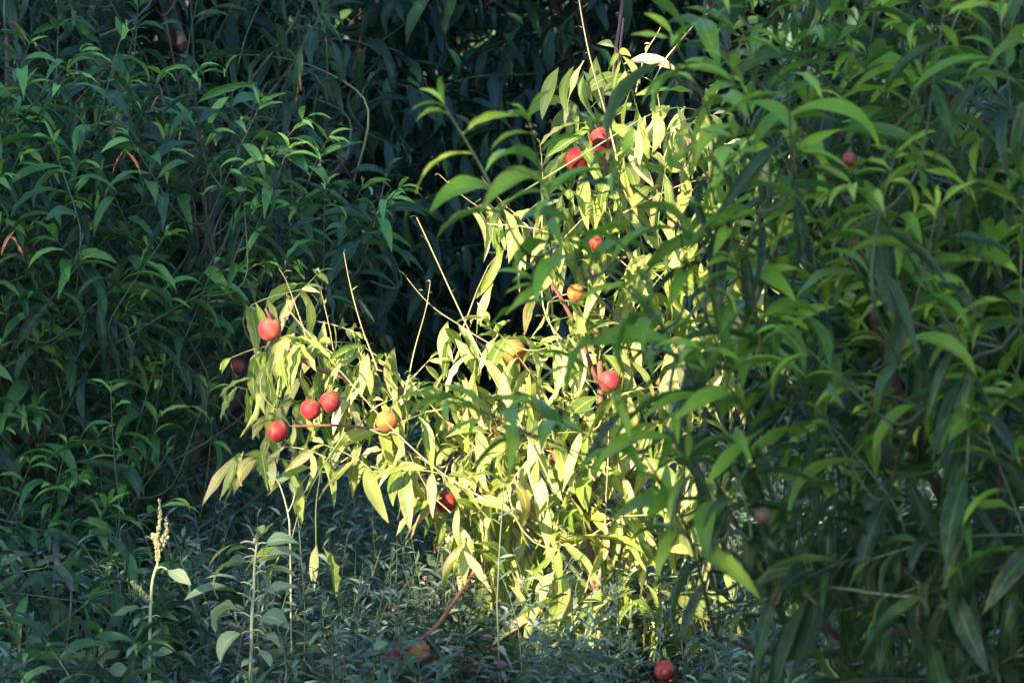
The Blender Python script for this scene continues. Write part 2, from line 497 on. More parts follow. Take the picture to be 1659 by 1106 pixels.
def shoot(L, base, direction, length, sag=0.0, spacing=0.027, size=(0.10, 0.155), open_deg=58, bend=(80, 130), bare=0.06, wander=0.08, tip_small=0.55, keep=1.0, hang=0.0, age_shade=None, old=0.0, lift=0.0):
    """a leafy shoot: returns its centre line and puts its leaves in L"""
    n = max(5, int(length / 0.04))
    d = unit(direction); p = np.array(base, float); line = [p.copy()]
    st = length / n
    for k in range(n):
        d = unit(d + RNG.normal(0, wander, 3) * .35 + np.array([0, 0, -sag * st * 4]))
        p = p + d * st; line.append(p.copy())
    line = np.array(line)
    cnt = int(length * (1 - bare) / spacing)
    ph = RNG.random() * 6.28
    for k in range(cnt):
        if RNG.random() > keep: continue
        t = bare + (1 - bare) * (k + .5) / cnt
        f = t * n; i = min(int(f), n - 1)
        pos = line[i] + (line[i + 1] - line[i]) * (f - i)
        ax = unit(line[i + 1] - line[i])
        a = np.cross(ax, [0.2, 0.9, 0.35]); a = unit(a); b = np.cross(ax, a)
        th = ph + k * math.radians(144) + RNG.normal(0, .25)
        op = math.radians(open_deg * (1 - .55 * max(0, t - .75) / .25) + RNG.normal(0, 9))
        ld = ax * math.cos(op) + (a * math.cos(th) + b * math.sin(th)) * math.sin(op)
        s = RNG.uniform(*size) * (1 - (1 - tip_small) * max(0, (t - .6) / .4))
        if old and RNG.random() < old * (1.3 - t):       # an older leaf, hanging
            L.add(pos, ld - np.array([0, 0, RNG.uniform(.5, 1.6)]), RNG.uniform(15, 60), s * 1.05, RNG.uniform(0, .2))
            continue
        if lift: ld = np.array([ld[0] * 1.25, ld[1] * 1.25, ld[2] * .6 + lift * RNG.uniform(.3, 1.5)])
        L.add(pos, ld - np.array([0, 0, hang * RNG.uniform(.4, 1.4)]), RNG.uniform(*bend) * (1 - .35 * max(0, (t - .75) / .25)), s, None if age_shade is None else age_shade[0] + (age_shade[1] - age_shade[0]) * t)  # tone follows leaf age; callers also darken it to stand for shade
    for k in range(3):                                  # the young tuft at the tip
        th = ph + k * 2.1
        ax = unit(line[-1] - line[-2]); a = unit(np.cross(ax, [0.2, .9, .35])); b = np.cross(ax, a)
        L.add(line[-1], ax * .85 + (a * math.cos(th) + b * math.sin(th)) * .5, RNG.uniform(35, 95), size[0] * RNG.uniform(.4, .7), None if age_shade is None else age_shade[1])
    return line


def sample_poly(poly, n, gap):
    """n well spread points of a polygon"""
    xs = [p[0] for p in poly]; ys = [p[1] for p in poly]
    pts = []
    tries = 0
    while len(pts) < n and tries < n * 60:
        tries += 1
        x, y = RNG.uniform(min(xs), max(xs)), RNG.uniform(min(ys), max(ys))
        if not in_poly(x, y, poly)[0]: continue
        g = gap * (1 - .7 * tries / (n * 60))
        if any((x - a) ** 2 + (y - b) ** 2 < g * g for a, b in pts): continue
        pts.append((x, y))
    return pts


PLANTS = []      # (thing, Leaves, material, origin, how many leaves to keep as single parts, extra twig meshes)


class Tree:
    def __init__(s, base, label, group=None, name='peach_tree', cat='tree'):
        s.o = thing(name, base, label, cat, group)
        s.base = np.array(base, float)
        s.L = Leaves(); s.nodes = np.zeros((0, 3)); s.twigs = []
    def limb(s, pts, r0, r1, mat, name='branch', sides=8):
        line = smooth_line(pts, 6 * len(pts))
        kk = np.linspace(0, 1, len(line))[:, None]
        line += np.sin(kk * np.pi) * (np.sin(kk * 9 + RNG.random(3) * 6) * r0 * .5)
        s.nodes = np.vstack([s.nodes, line])
        o = link(name, mesh_np(name, *[x - s.base if k == 0 else x for k, x in enumerate(tube(line, r0, r1, sides, .04))], mat), s.o)
        return o
    def twig(s, line, r0, r1, mat, name='twig'):
        line = np.array(line)
        for k in range(3): line[1:-1] = line[1:-1] * .5 + (line[:-2] + line[2:]) * .25
        s.twigs.append((line, r0, r1, mat, name))
    def join(s, p, way=None):
        """a thin twig from the nearest limb to p"""
        q = s.nodes
        d = np.linalg.norm(q - p, axis=1) + np.maximum(0, q[:, 2] - p[2]) * .7
        if way is not None: d = d + np.maximum(0, .02 - (p - q) @ unit(way)) * 2.5      # grow onward, not back on itself
        return q[d.argmin()]
    def grow(s, line):
        s.nodes = np.vstack([s.nodes, line[:-2]])
    def finish(s, lib, mat, singles, seed, twig_parts=90, small_mat=None):
        s.L.done(lib, seed)
        # twigs that show become parts, the rest one mass
        keyed = []
        for tw in s.twigs:
            x, y, d = project(tw[0])
            vis = ((x > -20) & (x < 1680) & (y > -20) & (y < 1126)).sum()
            keyed.append(vis * tw[1] / d.min())
        order = np.argsort(keyed)[::-1]
        rest = Bag(); rm = None
        for k, i in enumerate(order):
            line, r0, r1, m, nm = s.twigs[i]
            if k < twig_parts and keyed[i] > 0:
                v, q = tube(line, r0, r1, 5)
                link(nm, mesh_np(nm, v - s.base, q, m), s.o)
            else:
                rest.add(tube(line, r0, r1, 4)); rm = m
        if rest.n:
            tag(link('fine_twigs', rest.mesh('fine_twigs', rm, s.base), s.o), kind='stuff')
        PLANTS.append((s, mat, singles))


# ------------------------------------------------------------------ ground
gx = np.concatenate([np.linspace(-220, -8, 18), np.linspace(-7, 7, 71), np.linspace(8, 220, 18)])
gy = np.concatenate([np.linspace(-200, 4, 18), np.linspace(5, 22, 86), np.linspace(24, 260, 18)])
X, Y = np.meshgrid(gx, gy)
Z = 0.025 * np.sin(X * 2.1 + 1) * np.cos(Y * 1.7) + 0.015 * np.sin(X * 6 + Y * 5) - 0.03
gv = np.stack([X, Y, Z], -1).reshape(-1, 3)
nx = len(gx)
gi = (np.arange(len(gy) - 1)[:, None] * nx + np.arange(nx - 1)[None]).reshape(-1)
tag(link('ground', mesh_np('ground', gv, np.stack([gi, gi + 1, gi + nx + 1, gi + nx], -1), soil_mat())),
    'dark bare soil of the orchard floor under the weeds', kind='structure')

# ------------------------------------------------------------------ the sunlit young tree
base = P(955, 1085, 12.1); base[2] = -0.02
T = Tree(base, 'sunlit young peach tree with pale yellow-green drooping leaves', None)
T.limb([base, P(962, 960, 12.12), P(958, 800, 12.15), P(968, 620, 12.15), P(962, 440, 12.15), P(985, 260, 12.2), P(1010, 30, 12.35)], .020, .003, M['red_bark'], 'trunk')
T.limb([P(960, 850, 12.13), P(880, 720, 12.1), P(790, 680, 12.08), P(700, 645, 12.05), P(610, 625, 12.02), P(520, 600, 12.0), P(465, 560, 11.98), P(430, 500, 11.95)], .013, .004, M['red_bark'])
T.limb([P(700, 645, 12.05), P(640, 690, 12.0), P(560, 690, 11.97), P(470, 690, 11.93)], .006, .003, M['red_bark'])
T.limb([P(962, 960, 12.12), P(1020, 800, 12.2), P(1070, 620, 12.25), P(1100, 420, 12.3), P(1120, 220, 12.3)], .013, .004, M['red_bark'])
T.limb([P(968, 620, 12.15), P(910, 480, 12.1), P(850, 400, 12.05), P(800, 340, 12.0)], .008, .003, M['red_bark'])
T.limb([P(962, 960, 12.12), P(860, 850, 12.0), P(760, 800, 11.95), P(600, 755, 11.9)], .008, .003, M['green_twig'])
T.limb([P(1070, 620, 12.25), P(1160, 480, 12.3), P(1230, 380, 12.35), P(1280, 250, 12.4)], .006, .002, M['dry_twig'])
T.limb([P(985, 260, 12.2), P(1000, 60, 12.25), P(1015, -30, 12.25)], .006, .004, M['red_bark'])

col_poly = [(905, 110), (960, 95), (1040, 90), (1110, 100), (1150, 190), (1170, 300), (1250, 370), (1230, 480), (1180, 560), (1180, 760), (1150, 900), (1120, 1040),
            (900, 1040), (860, 900), (830, 800), (820, 690), (850, 560), (860, 450), (830, 380), (860, 330), (900, 250)]
arm_poly = [(400, 480), (450, 440), (520, 500), (600, 540), (680, 590), (740, 560), (860, 560), (850, 680), (830, 780), (720, 780), (640, 730), (560, 740), (470, 740), (420, 740), (440, 640), (420, 560)]
low_poly = [(720, 790), (860, 790), (880, 930), (780, 900), (720, 850)]
for poly, n, gap, dd, ln, sz in ((col_poly, 88, 44, .28, (.18, .36), (.14, .205)), (arm_poly, 44, 48, .16, (.14, .26), (.125, .19)), (low_poly, 11, 40, .12, (.14, .24), (.14, .20))):
    for (x, y) in sample_poly(poly, n, gap):
        p = P(x, y, 12.08 + RNG.uniform(-dd, dd))
        if p[2] < .12: continue
        d = np.array([RNG.normal(0, .55), RNG.normal(-.15, .4), RNG.uniform(.1, 1.0)])
        l = RNG.uniform(*ln)
        s0 = p - unit(d) * l * .5
        line = shoot(T.L, s0, d, l, sag=RNG.uniform(.1, .9), spacing=.028, size=sz, open_deg=80, bend=(40, 85), keep=.92, tip_small=.6, hang=1.0)
        j = T.join(s0, line[1] - line[0])
        mid = (j + s0) / 2 + np.array([0, 0, -.03]) + RNG.normal(0, .015, 3)
        T.grow(line); T.twig(np.vstack([smooth_line([j, mid, s0], 6)[:-1], line]), .0030, .0012, M['green_twig'] if RNG.random() < .65 else M['dry_twig'])
# hanging leaf groups whose place stands out
for (x, y, d, n, sp) in ((790, 335, 11.95, 7, 22), (930, 110, 12.0, 6, 18), (735, 815, 11.85, 8, 20), (770, 880, 11.85, 6, 18), (560, 770, 11.9, 5, 45), (690, 770, 11.88, 5, 26),
                         (600, 570, 11.93, 6, 25), (735, 525, 12.0, 5, 34), (1000, 570, 11.85, 6, 26), (400, 735, 11.9, 6, 24), (480, 545, 11.9, 6, 22), (1270, 350, 12.2, 4, 18),
                         (640, 760, 11.9, 4, 30), (960, 870, 11.85, 7, 26), (860, 930, 11.85, 5, 22), (1045, 840, 11.9, 6, 30), (470, 890, 11.9, 3, 14), (510, 885, 11.9, 2, 8), (962, 200, 11.92, 5, 13), (926, 234, 11.92, 5, 12), (822, 545, 11.95, 4, 14), (428, 515, 11.88, 3, 12), (712, 790, 11.9, 3, 12),
                         (985, 985, 11.8, 7, 34), (1050, 960, 11.85, 7, 30), (915, 985, 11.8, 6, 26), (1090, 900, 11.9, 6, 26), (900, 800, 11.85, 6, 30), (1010, 760, 11.9, 6, 30)):
    for k in range(n):
        p = P(x + RNG.normal(0, sp), y + RNG.normal(0, sp * .35), d + RNG.normal(0, .03))
        a = RNG.uniform(0, 6.28)
        T.L.add(p, (math.cos(a), math.sin(a), RNG.uniform(-1.4, .1)), RNG.uniform(20, 70), RNG.uniform(.14, .185))
# long bare shoots
for pts, d, r in (([(675, 352), (700, 408), (760, 536), (813, 640), (863, 722), (900, 800)], 11.75, .0032), ([(557, 408), (572, 480), (590, 540), (612, 600)], 11.85, .0026),
                  ([(697, 458), (690, 500), (668, 585), (655, 640)], 11.9, .0022), ([(659, 450), (700, 495), (748, 528), (800, 560)], 11.9, .0022),
                  ([(470, 505), (536, 582), (611, 672), (681, 738), (740, 785), (830, 830)], 11.7, .0030), ([(934, -30), (943, 30), (956, 100), (982, 180), (1000, 260)], 11.95, .0032),
                  ([(1190, -10), (1130, 35), (1085, 85), (1060, 130)], 12.0, .0028), ([(1166, 140), (1140, 195), (1118, 250), (1100, 310)], 12.0, .0028),
                  ([(1284, 248), (1262, 300), (1236, 345), (1200, 400)], 12.1, .0026), ([(712, 283), (760, 325), (800, 350)], 11.95, .0020), ([(783, 290), (815, 330), (840, 350)], 11.95, .0020),
                  ([(1070, 45), (1045, 90), (1030, 150)], 12.05, .0024), ([(520, 470), (535, 545), (548, 600)], 11.9, .0022), ([(452, 435), (470, 470), (500, 560)], 11.9, .0022),
                  ([(664, 735), (690, 790), (730, 830)], 11.8, .0022), ([(660, 610), (720, 680), (790, 740)], 11.8, .0022), ([(1140, 290), (1100, 300), (1010, 345)], 11.9, .002),
                  ([(875, 232), (880, 300), (878, 370)], 11.9, .0018), ([(985, 640), (985, 740), (980, 860)], 11.85, .0026), ([(1015, 120), (1065, 140), (1070, 240)], 11.95, .002)):
    line = smooth_line([P(x, y, d) for x, y in pts][::-1], 14)
    line[1:-1] += RNG.normal(0, .0022, line[1:-1].shape)
    T.twig(line, r, r * .5, M['dry_twig'], 'bare_shoot')
    for k in range(3, 14, 2):
        a = RNG.uniform(0, 6.28)
        T.L.add(line[k], (math.cos(a), math.sin(a), .9), RNG.uniform(20, 90), RNG.uniform(.012, .035))
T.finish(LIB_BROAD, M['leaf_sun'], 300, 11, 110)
SUNTREE = T
for pts in ([(560, 700), (520, 760), (485, 830), (470, 884), (466, 900)], [(520, 760), (512, 820), (512, 880), (510, 895)]):     # twigs of the two lowest hanging leaf groups
    v, q = tube(smooth_line([P(x, y, 11.9) for x, y in pts], 12), .0024, .0012, 5)
    link('twig', mesh_np('twig', v - T.base, q, M['green_twig']), T.o)

# a clump of dead leaves caught in its fork
bag = Leaves()
c = P(780, 690, 12.0)
for k in range(60):
    a, e = RNG.uniform(0, 6.28), RNG.uniform(-1.2, .9)
    bag.add(c + RNG.normal(0, 1, 3) * np.array([.045, .03, .035]), (math.cos(a) * math.cos(e), math.sin(a) * math.cos(e), math.sin(e)), RNG.uniform(60, 140), RNG.uniform(.035, .075))
bag.done(LIB_NARROW, 3)
clump = link('dead_leaf_clump', bag.joined(np.arange(60), 'dead_leaf_clump', M['leaf_dead'], T.base), T.o)
tag(clump, 'brown clump of dead curled leaves caught in the fork', kind='stuff')

# ------------------------------------------------------------------ the tree in front, on the right
base = np.array([1.30, 9.8, -0.02])
T = Tree(base, 'leafy green peach tree in front, its branches crossing the sunlit one', None)
T.limb([base, base + [.0, -.03, .45], P(1640, 980, 9.75)], .055, .040, M['bark'], 'trunk')
T.limb([P(1640, 980, 9.75), P(1560, 860, 9.65), P(1500, 740, 9.55), P(1420, 560, 9.45), P(1380, 380, 9.40), P(1330, 250, 9.35), P(1230, 130, 9.30), P(1150, 60, 9.2)], .020, .004, M['bark'])
T.limb([P(1640, 980, 9.75), P(1500, 1000, 9.65), P(1390, 1050, 9.55), P(1300, 960, 9.45), P(1200, 860, 9.40), P(1150, 760, 9.35)], .014, .004, M['bark'])
T.limb([P(1640, 980, 9.75), P(1620, 700, 9.75), P(1580, 500, 9.75), P(1560, 250, 9.75), P(1500, 20, 9.75)], .020, .004, M['bark'])
T.limb([P(1500, 740, 9.55), P(1350, 660, 9.40), P(1200, 600, 9.30), P(1060, 560, 9.25), P(950, 460, 9.20), P(880, 340, 9.15)], .009, .003, M['olive_twig'])
T.limb([P(1420, 560, 9.45), P(1260, 470, 9.30), P(1130, 390, 9.25), P(1020, 300, 9.20)], .007, .003, M['olive_twig'])
T.limb([P(1390, 1050, 9.55), P(1270, 1060, 9.35), P(1160, 1030, 9.25)], .010, .004, M['bark'])
T.limb([P(1640, 980, 9.75), P(1760, 650, 9.75), P(1750, 300, 9.75), P(1740, -50, 9.75)], .028, .006, M['bark'])

hand = [  # base and tip of shoots that cross the sunlit tree
    ((845, 420), (748, 165), 8.70), ((900, 440), (866, 190), 8.72), ((960, 480), (905, 300), 8.72), ((1000, 560), (880, 450), 8.75), ((1030, 400), (1000, 260), 8.75),
    ((1100, 560), (985, 400), 8.78), ((1120, 480), (1090, 290), 8.8), ((1080, 700), (950, 600), 8.8), ((1010, 740), (860, 660), 8.78), ((930, 730), (790, 660), 8.78), ((850, 690), (720, 640), 8.78),
    ((1160, 700), (1060, 500), 8.82), ((1180, 430), (1150, 230), 8.85), ((1120, 860), (1010, 690), 8.85), ((1190, 620), (1130, 470), 8.85), ((1240, 560), (1190, 350), 8.85), ((1170, 960), (1080, 800), 8.9),
    ((1160, 200), (1090, 60), 8.8), ((1230, 280), (1180, 110), 8.8), 
    ((1130, 620), (1040, 440), 8.7), ((1150, 800), (1040, 640), 8.75), ((1230, 700), (1150, 560), 8.7),
    ((1200, 860), (1110, 740), 8.75), ((1240, 400), (1200, 220), 8.7)]
for (b, t, d) in hand:
    p0, p1 = P(*b, d + .05), P(*t, d - .03)
    line = shoot(T.L, p0, p1 - p0, np.linalg.norm(p1 - p0), sag=.15, spacing=.045, size=(.165, .225), open_deg=62, bend=(55, 108), bare=.1, age_shade=(.5, 1.05), old=.12, lift=.3)
    j = T.join(p0, p1 - p0)
    T.grow(line); T.twig(np.vstack([smooth_line([j, (j + p0) / 2 + [0, 0, -.02], p0], 5)[:-1], line]), .0042, .0016, M['olive_twig'], 'shoot')
right_poly = [(1150, 120), (1190, -60), (1740, -80), (1740, 1160), (1240, 1160), (1200, 1000), (1220, 860), (1180, 720), (1120, 560), (1180, 420), (1210, 250)]
for (x, y) in sample_poly(right_poly, 128, 51):
    w = np.clip((x - 1100) / 500, 0, 1)
    d = 8.85 + RNG.uniform(-.3, .6) + .15 * w
    off = RNG.uniform(-.3, .1)
    tip = P(x, y, d)
    if y > 760:
        dr = np.array([RNG.normal(-.5, .4), RNG.normal(-.3, .3), RNG.uniform(-.3, .5)]); bend = (40, 85)
    else:
        dr = np.array([RNG.normal(-.35, .35), RNG.normal(-.2, .3), RNG.uniform(.5, 1.1)]); bend = (55, 108)
    l = RNG.uniform(.26, .46)
    s0 = tip - unit(dr) * l
    line = shoot(T.L, s0, dr, l, sag=.2, spacing=.041, size=(.165, .235), open_deg=58, bend=bend, age_shade=(.35 + off, 1.12 + off) if y < 700 else (.0, .26), old=.40 if y < 700 else .8, lift=.3)  # low shoots: more dark hanging leaves, and shade put into their tone
    j = T.join(s0, line[1] - line[0])
    T.grow(line); T.twig(np.vstack([smooth_line([j, (j + s0) / 2 + [0, 0, -.015], s0], 5)[:-1], line]), .0045, .0016, M['olive_twig'], 'shoot')
inner_poly = [(1230, -60), (1740, -80), (1740, 1160), (1250, 1160), (1260, 900), (1230, 700), (1210, 500), (1230, 200)]
for (x, y) in sample_poly(inner_poly, 62, 70) + [(RNG.uniform(1150, 1900), RNG.uniform(-620, -60)) for k in range(70)]:
    d = RNG.uniform(9.5, 10.3)
    tip = P(x, y, d)
    dr = np.array([RNG.normal(-.3, .5), RNG.normal(0, .5), RNG.uniform(0, .8)])
    l = RNG.uniform(.3, .5); s0 = tip - unit(dr) * l
    line = shoot(T.L, s0, dr, l, sag=.6, spacing=.036, size=(.17, .235), open_deg=70, bend=(30, 80), hang=.5, age_shade=(0, .3))  # inner shoots take only dark tones: shade of the crown interior as colour
    j = T.join(s0, line[1] - line[0])
    T.grow(line); T.twig(np.vstack([smooth_line([j, (j + s0) / 2 + [0, 0, -.015], s0], 5)[:-1], line]), .0045, .0016, M['olive_twig'], 'shoot')
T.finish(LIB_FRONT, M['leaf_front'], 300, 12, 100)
FRONT = T

# ------------------------------------------------------------------ the shaded tree on the left
base = G(330, 815); base[2] = -.02
T = Tree(base, 'shaded dark green peach tree with many upright shoots', None)
D = base[1]
T.limb([base, P(315, 760, D), P(345, 700, D - .2)], .06, .045, M['bark'], 'trunk')
T.limb([P(345, 700, D - .2), P(400, 640, D - .4), P(425, 560, D - .5), P(450, 440, D - .6), P(500, 330, D - .8), P(560, 260, D - .9)], .036, .006, M['bark'])
T.limb([P(345, 700, D - .2), P(330, 560, D - .5), P(345, 380, D - .7), P(330, 260, D - .9), P(300, 120, D - 1.1)], .034, .006, M['bark'])
T.limb([P(345, 700, D - .2), P(220, 600, D - .9), P(110, 520, D - 1.3), P(30, 380, D - 1.5), P(20, 220, D - 1.5), P(10, 60, D - 1.5)], .034, .006, M['bark'])
T.limb([P(315, 760, D), P(220, 760, D - 1.2), P(130, 820, D - 2.2), P(90, 900, D - 3.2), P(120, 960, D - 4.0)], .026, .006, M['bark'])
T.limb([P(220, 600, D - .9), P(160, 420, D - 1.4), P(180, 260, D - 1.5), P(200, 100, D - 1.6)], .020, .005, M['bark'])
T.limb([P(315, 760, D), P(60, 720, D - 1.5), P(-60, 600, D - 2), P(-90, 300, D - 2)], .03, .006, M['bark'])
left_poly = [(-80, 20), (60, 70), (150, 20), (240, 10), (310, 70), (360, 100), (450, 150), (510, 190), (590, 230), (660, 285), (600, 330), (520, 340), (480, 400), (450, 450),
             (440, 520), (400, 600), (340, 720), (300, 830), (330, 930), (280, 1060), (200, 1130), (-80, 1160)]


def left_depth(y):
    return float(np.interp(y, [0, 600, 800, 950, 1100], [D - 2.3, D - 2.4, D - 3.0, D - 3.8, D - 4.7]))


for layer, n, gap in ((0, 125, 46), (1, 100, 48), (2, 90, 50)):
    for (x, y) in sample_poly(left_poly, n, gap):
        d = left_depth(y) + layer * .5 + RNG.uniform(-.15, .25)
        tip = P(x, y, d)
        if tip[2] < .12: continue
        if y > 820: dr = np.array([RNG.normal(.3, .4), RNG.normal(-.4, .3), RNG.uniform(0, .7)])
        else: dr = np.array([RNG.normal(.22, .32), RNG.normal(-.2, .3), RNG.uniform(.6, 1.1)])
        l = RNG.uniform(.28, .55)
        s0 = tip - unit(dr) * l
        if s0[2] < .05: s0[2] = .05
        line = shoot(T.L, s0, tip - s0, l, sag=.1, spacing=.037, size=(.15, .235), open_deg=62, bend=(62, 118), age_shade=((.08, .98) if y < 820 else (0, .55)) if layer == 0 else (0, .35), old=.3, lift=.28)  # inner layers and low shoots darkened, shade put into the leaf colour
        j = T.join(s0, line[1] - line[0])
        T.grow(line); T.twig(np.vstack([smooth_line([j, (j + s0) / 2 + [0, 0, -.015], s0], 5)[:-1], line]), .0042, .0015, M['olive_twig'], 'shoot')
for k in range(110):                                  # the crown above and behind what the picture shows
    x, y = RNG.uniform(-500, 520), RNG.uniform(-420, 120)
    tip = P(x, y, RNG.uniform(D - 1.4, D + .3))
    dr = np.array([RNG.normal(0, .5), RNG.normal(0, .5), RNG.uniform(.2, 1)]); l = RNG.uniform(.35, .6); s0 = tip - unit(dr) * l
    line = shoot(T.L, s0, dr, l, sag=.4, spacing=.04, size=(.16, .22), open_deg=66, bend=(50, 110), hang=.3, age_shade=(0, .4))
    j = T.join(s0, line[1] - line[0])
    T.grow(line); T.twig(np.vstack([smooth_line([j, (j + s0) / 2 + [0, 0, -.015], s0], 5)[:-1], line]), .005, .0016, M['olive_twig'], 'shoot')
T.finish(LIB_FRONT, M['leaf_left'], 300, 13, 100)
LEFT = T

# ------------------------------------------------------------------ dark trees of the next row
def back_tree(x, y, label, seed, nsh, height, spread):
    b = np.array([x, y, -.02])
    T = Tree(b, label, 'peach trees of the next row')
    T.limb([b, b + [.03, 0, .3], b + [0, .02, .65]], .065, .05, M['bark'], 'trunk')
    top = b + [0, .02, .65]
    for k in range(6):
        a = k * 1.047 + seed
        r = spread * RNG.uniform(.55, .8)
        T.limb([top, top + [math.cos(a) * r * .4, math.sin(a) * r * .4, height * .18], top + [math.cos(a) * r * .8, math.sin(a) * r * .8, height * .42], top + [math.cos(a) * r, math.sin(a) * r, height * .68]], .03, .007, M['bark'])
    for k in range(nsh):
        a = RNG.uniform(math.pi, 2 * math.pi) if RNG.random() < .68 else RNG.uniform(0, math.pi)
        z = RNG.uniform(.15, height)
        prof = spread * math.sqrt(max(.05, 1 - ((z - height * .5) / (height * .56)) ** 2))
        r = prof * RNG.uniform(.5, 1.0)
        tip = b + [math.cos(a) * r, math.sin(a) * r, z]
        dr = np.array([math.cos(a) * .7, math.sin(a) * .7, RNG.uniform(-.5, .7)]) + RNG.normal(0, .25, 3)
        l = RNG.uniform(.3, .55)
        s0 = tip - unit(dr) * l
        s0[2] = max(s0[2], .1)
        line = shoot(T.L, s0, tip - s0, l, sag=.7, spacing=.044, size=(.17, .25), open_deg=70, bend=(30, 85), hang=.5)
        j = T.join(s0, line[1] - line[0])
        T.grow(line); T.twig(np.vstack([smooth_line([j, (j + s0) / 2, s0], 4)[:-1], line[::2]]), .004, .0015, M['olive_twig'])
    return T


for k, (x, y, lab) in enumerate(((-1.05, 16.6, 'dark peach tree of the back row behind the left tree'), (.55, 16.9, 'dark peach tree of the back row behind the sunlit one'),
                                 (2.2, 16.7, 'dark peach tree of the back row behind the front tree'))):
    t = back_tree(x, y, lab, 20 + k, 470, 4.1, 1.5)
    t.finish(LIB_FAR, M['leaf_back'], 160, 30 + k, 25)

# ------------------------------------------------------------------ where the fruit hangs (built further down)
FRUITS = (
        (503, 663, 11.84, 35, 'peach_red', (.2, -.1, 2.4), 'ripe red peach in the middle of the three hanging together', 'peaches hanging on the sunlit tree'),
        (535, 651, 11.86, 36, 'peach_red', (.1, .2, 1.2), 'orange-red peach at the upper right of the three hanging together', 'peaches hanging on the sunlit tree'),
        (450, 699, 11.80, 36, 'peach_red', (-.2, .15, 3.4), 'dark red peach hanging lowest at the tip of the side branch', 'peaches hanging on the sunlit tree'),
        (627, 682, 11.85, 37, 'peach_orange', (.3, .1, .4), 'single orange-yellow peach hanging behind a thin diagonal shoot', 'peaches hanging on the sunlit tree'),
        (437, 533, 11.97, 40, 'peach_pink', (.1, -.3, 2.0), 'pinkish peach half hidden by leaves high on the side branch', 'peaches hanging on the sunlit tree'),
        (722, 812, 12.02, 38, 'peach_red', (.1, .1, 2.2), 'red peach in shade behind hanging leaves below the side branch', 'peaches hanging on the sunlit tree'),
        (975, 226, 12.03, 42, 'peach_red', (.5, -.2, 4.4), 'red peach highest in the sunlit tree, crossed by leaves', 'peaches hanging on the sunlit tree'),
        (934, 258, 12.05, 42, 'peach_red', (.2, .3, 2.8), 'orange-red peach behind narrow leaves just below the highest one', 'peaches hanging on the sunlit tree'),
        (933, 474, 11.90, 30, 'peach_orange', (.2, .2, 1.8), 'small orange peach at mid height of the sunlit trunk', 'peaches hanging on the sunlit tree'),
        (988, 617, 11.80, 37, 'peach_pink', (.1, .2, 3.9), 'rosy peach hanging by the trunk near the middle of the sunlit tree', 'peaches hanging on the sunlit tree'),
        (832, 570, 12.08, 42, 'peach_orange', (.3, 0, 1.0), 'dull orange peach in shade behind the fork of the side branch', 'peaches hanging on the sunlit tree'),
        (965, 395, 12.0, 26, 'peach_red', (.3, 0, 1.0), 'sliver of red peach between leaves below the two highest peaches', 'peaches hanging on the sunlit tree'),
        (1237, 835, 8.72, 28, 'peach_brown', (.2, .2, 1.0), 'shrivelled brown peach hanging in the shade of the front tree', 'peaches on the shaded trees'),
        (1376, 258, 8.9, 24, 'peach_pink', (.2, .2, 1.0), 'pink peach half hidden among the front tree leaves', 'peaches on the shaded trees'),
        (384, 593, 13.2, 24, 'peach_pink', (.2, .2, 1.0), 'pale pink peach in the shaded tree beside its dark limb', 'peaches on the shaded trees'),
        (1077, 1086, 11.55, 36, 'peach_pink', (.9, .3, 2.6), 'fallen rosy peach among weeds below the front tree', 'fallen peaches'),
        (680, 1056, 11.7, 36, 'peach_orange', (1.2, .3, .6), 'fallen orange peach among purple leaves on the ground', 'fallen peaches'),
        (640, 1068, 11.75, 34, 'peach_red', (1.4, .3, .6), 'fallen dark red peach lying in the weeds beside the orange one', 'fallen peaches'))

# ------------------------------------------------------------------ count what shows, and split the leaves
# the shoots stand clear of the fruit they bear: no leaf right across its face
OPEN = {(975, 226): .26, (934, 258): .26, (437, 533): .35, (722, 812): .4, (832, 570): .3, (965, 395): .3, (1376, 258): .5, (384, 593): .4, (933, 474): .7}
for pl in PLANTS[:3]:
    L = pl[0].L
    x, y, d = project(L.samples())
    keep = np.ones(len(L.p), bool)
    for f in FRUITS:
        rr = f[3] / 2 * OPEN.get(f[:2], .8)
        keep &= ~(((x - f[0]) ** 2 + (y - f[1]) ** 2 < rr * rr) & (d < f[2] + .05)).any(1)
    L.p, L.sc, L.idx, L.R, L.rnd = L.p[keep], L.sc[keep], L.idx[keep], L.R[keep], L.rnd[keep]
L = PLANTS[2][0].L                                     # the left tree is bare along its inner limbs
x, y, d = project(L.samples())
keep = np.ones(len(L.p), bool)
for (fx, fy, fr) in ((343, 345, 22), (348, 395, 20), (413, 600, 26), (402, 640, 24), (385, 670, 18), (322, 745, 26), (316, 785, 22), (290, 415, 13), (440, 470, 12)):
    keep &= ~(((x - fx) ** 2 + (y - fy) ** 2 < fr * fr) & (d < LEFT.base[1])).any(1)
L.p, L.sc, L.idx, L.R, L.rnd = L.p[keep], L.sc[keep], L.idx[keep], L.R[keep], L.rnd[keep]
allL = [pl[0].L for pl in PLANTS]
cell = 4.0
W, H = int(1659 / cell) + 1, int(1106 / cell) + 1
ids, pix, dep = [], [], []
off = 0
for L in allL:
    s = L.samples(); n, k = s.shape[:2]
    x, y, d = project(s.reshape(-1, 3))
    gxp, gyp = (x / cell).astype(int), (y / cell).astype(int)
    ok = (x >= 0) & (y >= 0) & (gxp < W) & (gyp < H)
    i = np.repeat(np.arange(n) + off, k)
    ids.append(i[ok]); pix.append((gyp * W + gxp)[ok]); dep.append(d[ok])
    off += n
ids, pix, dep = np.concatenate(ids), np.concatenate(pix), np.concatenate(dep)
o = np.lexsort((dep, pix))
first = np.ones(len(o), bool); first[1:] = pix[o][1:] != pix[o][:-1]
shows = np.bincount(ids[o][first], minlength=off)
off = 0
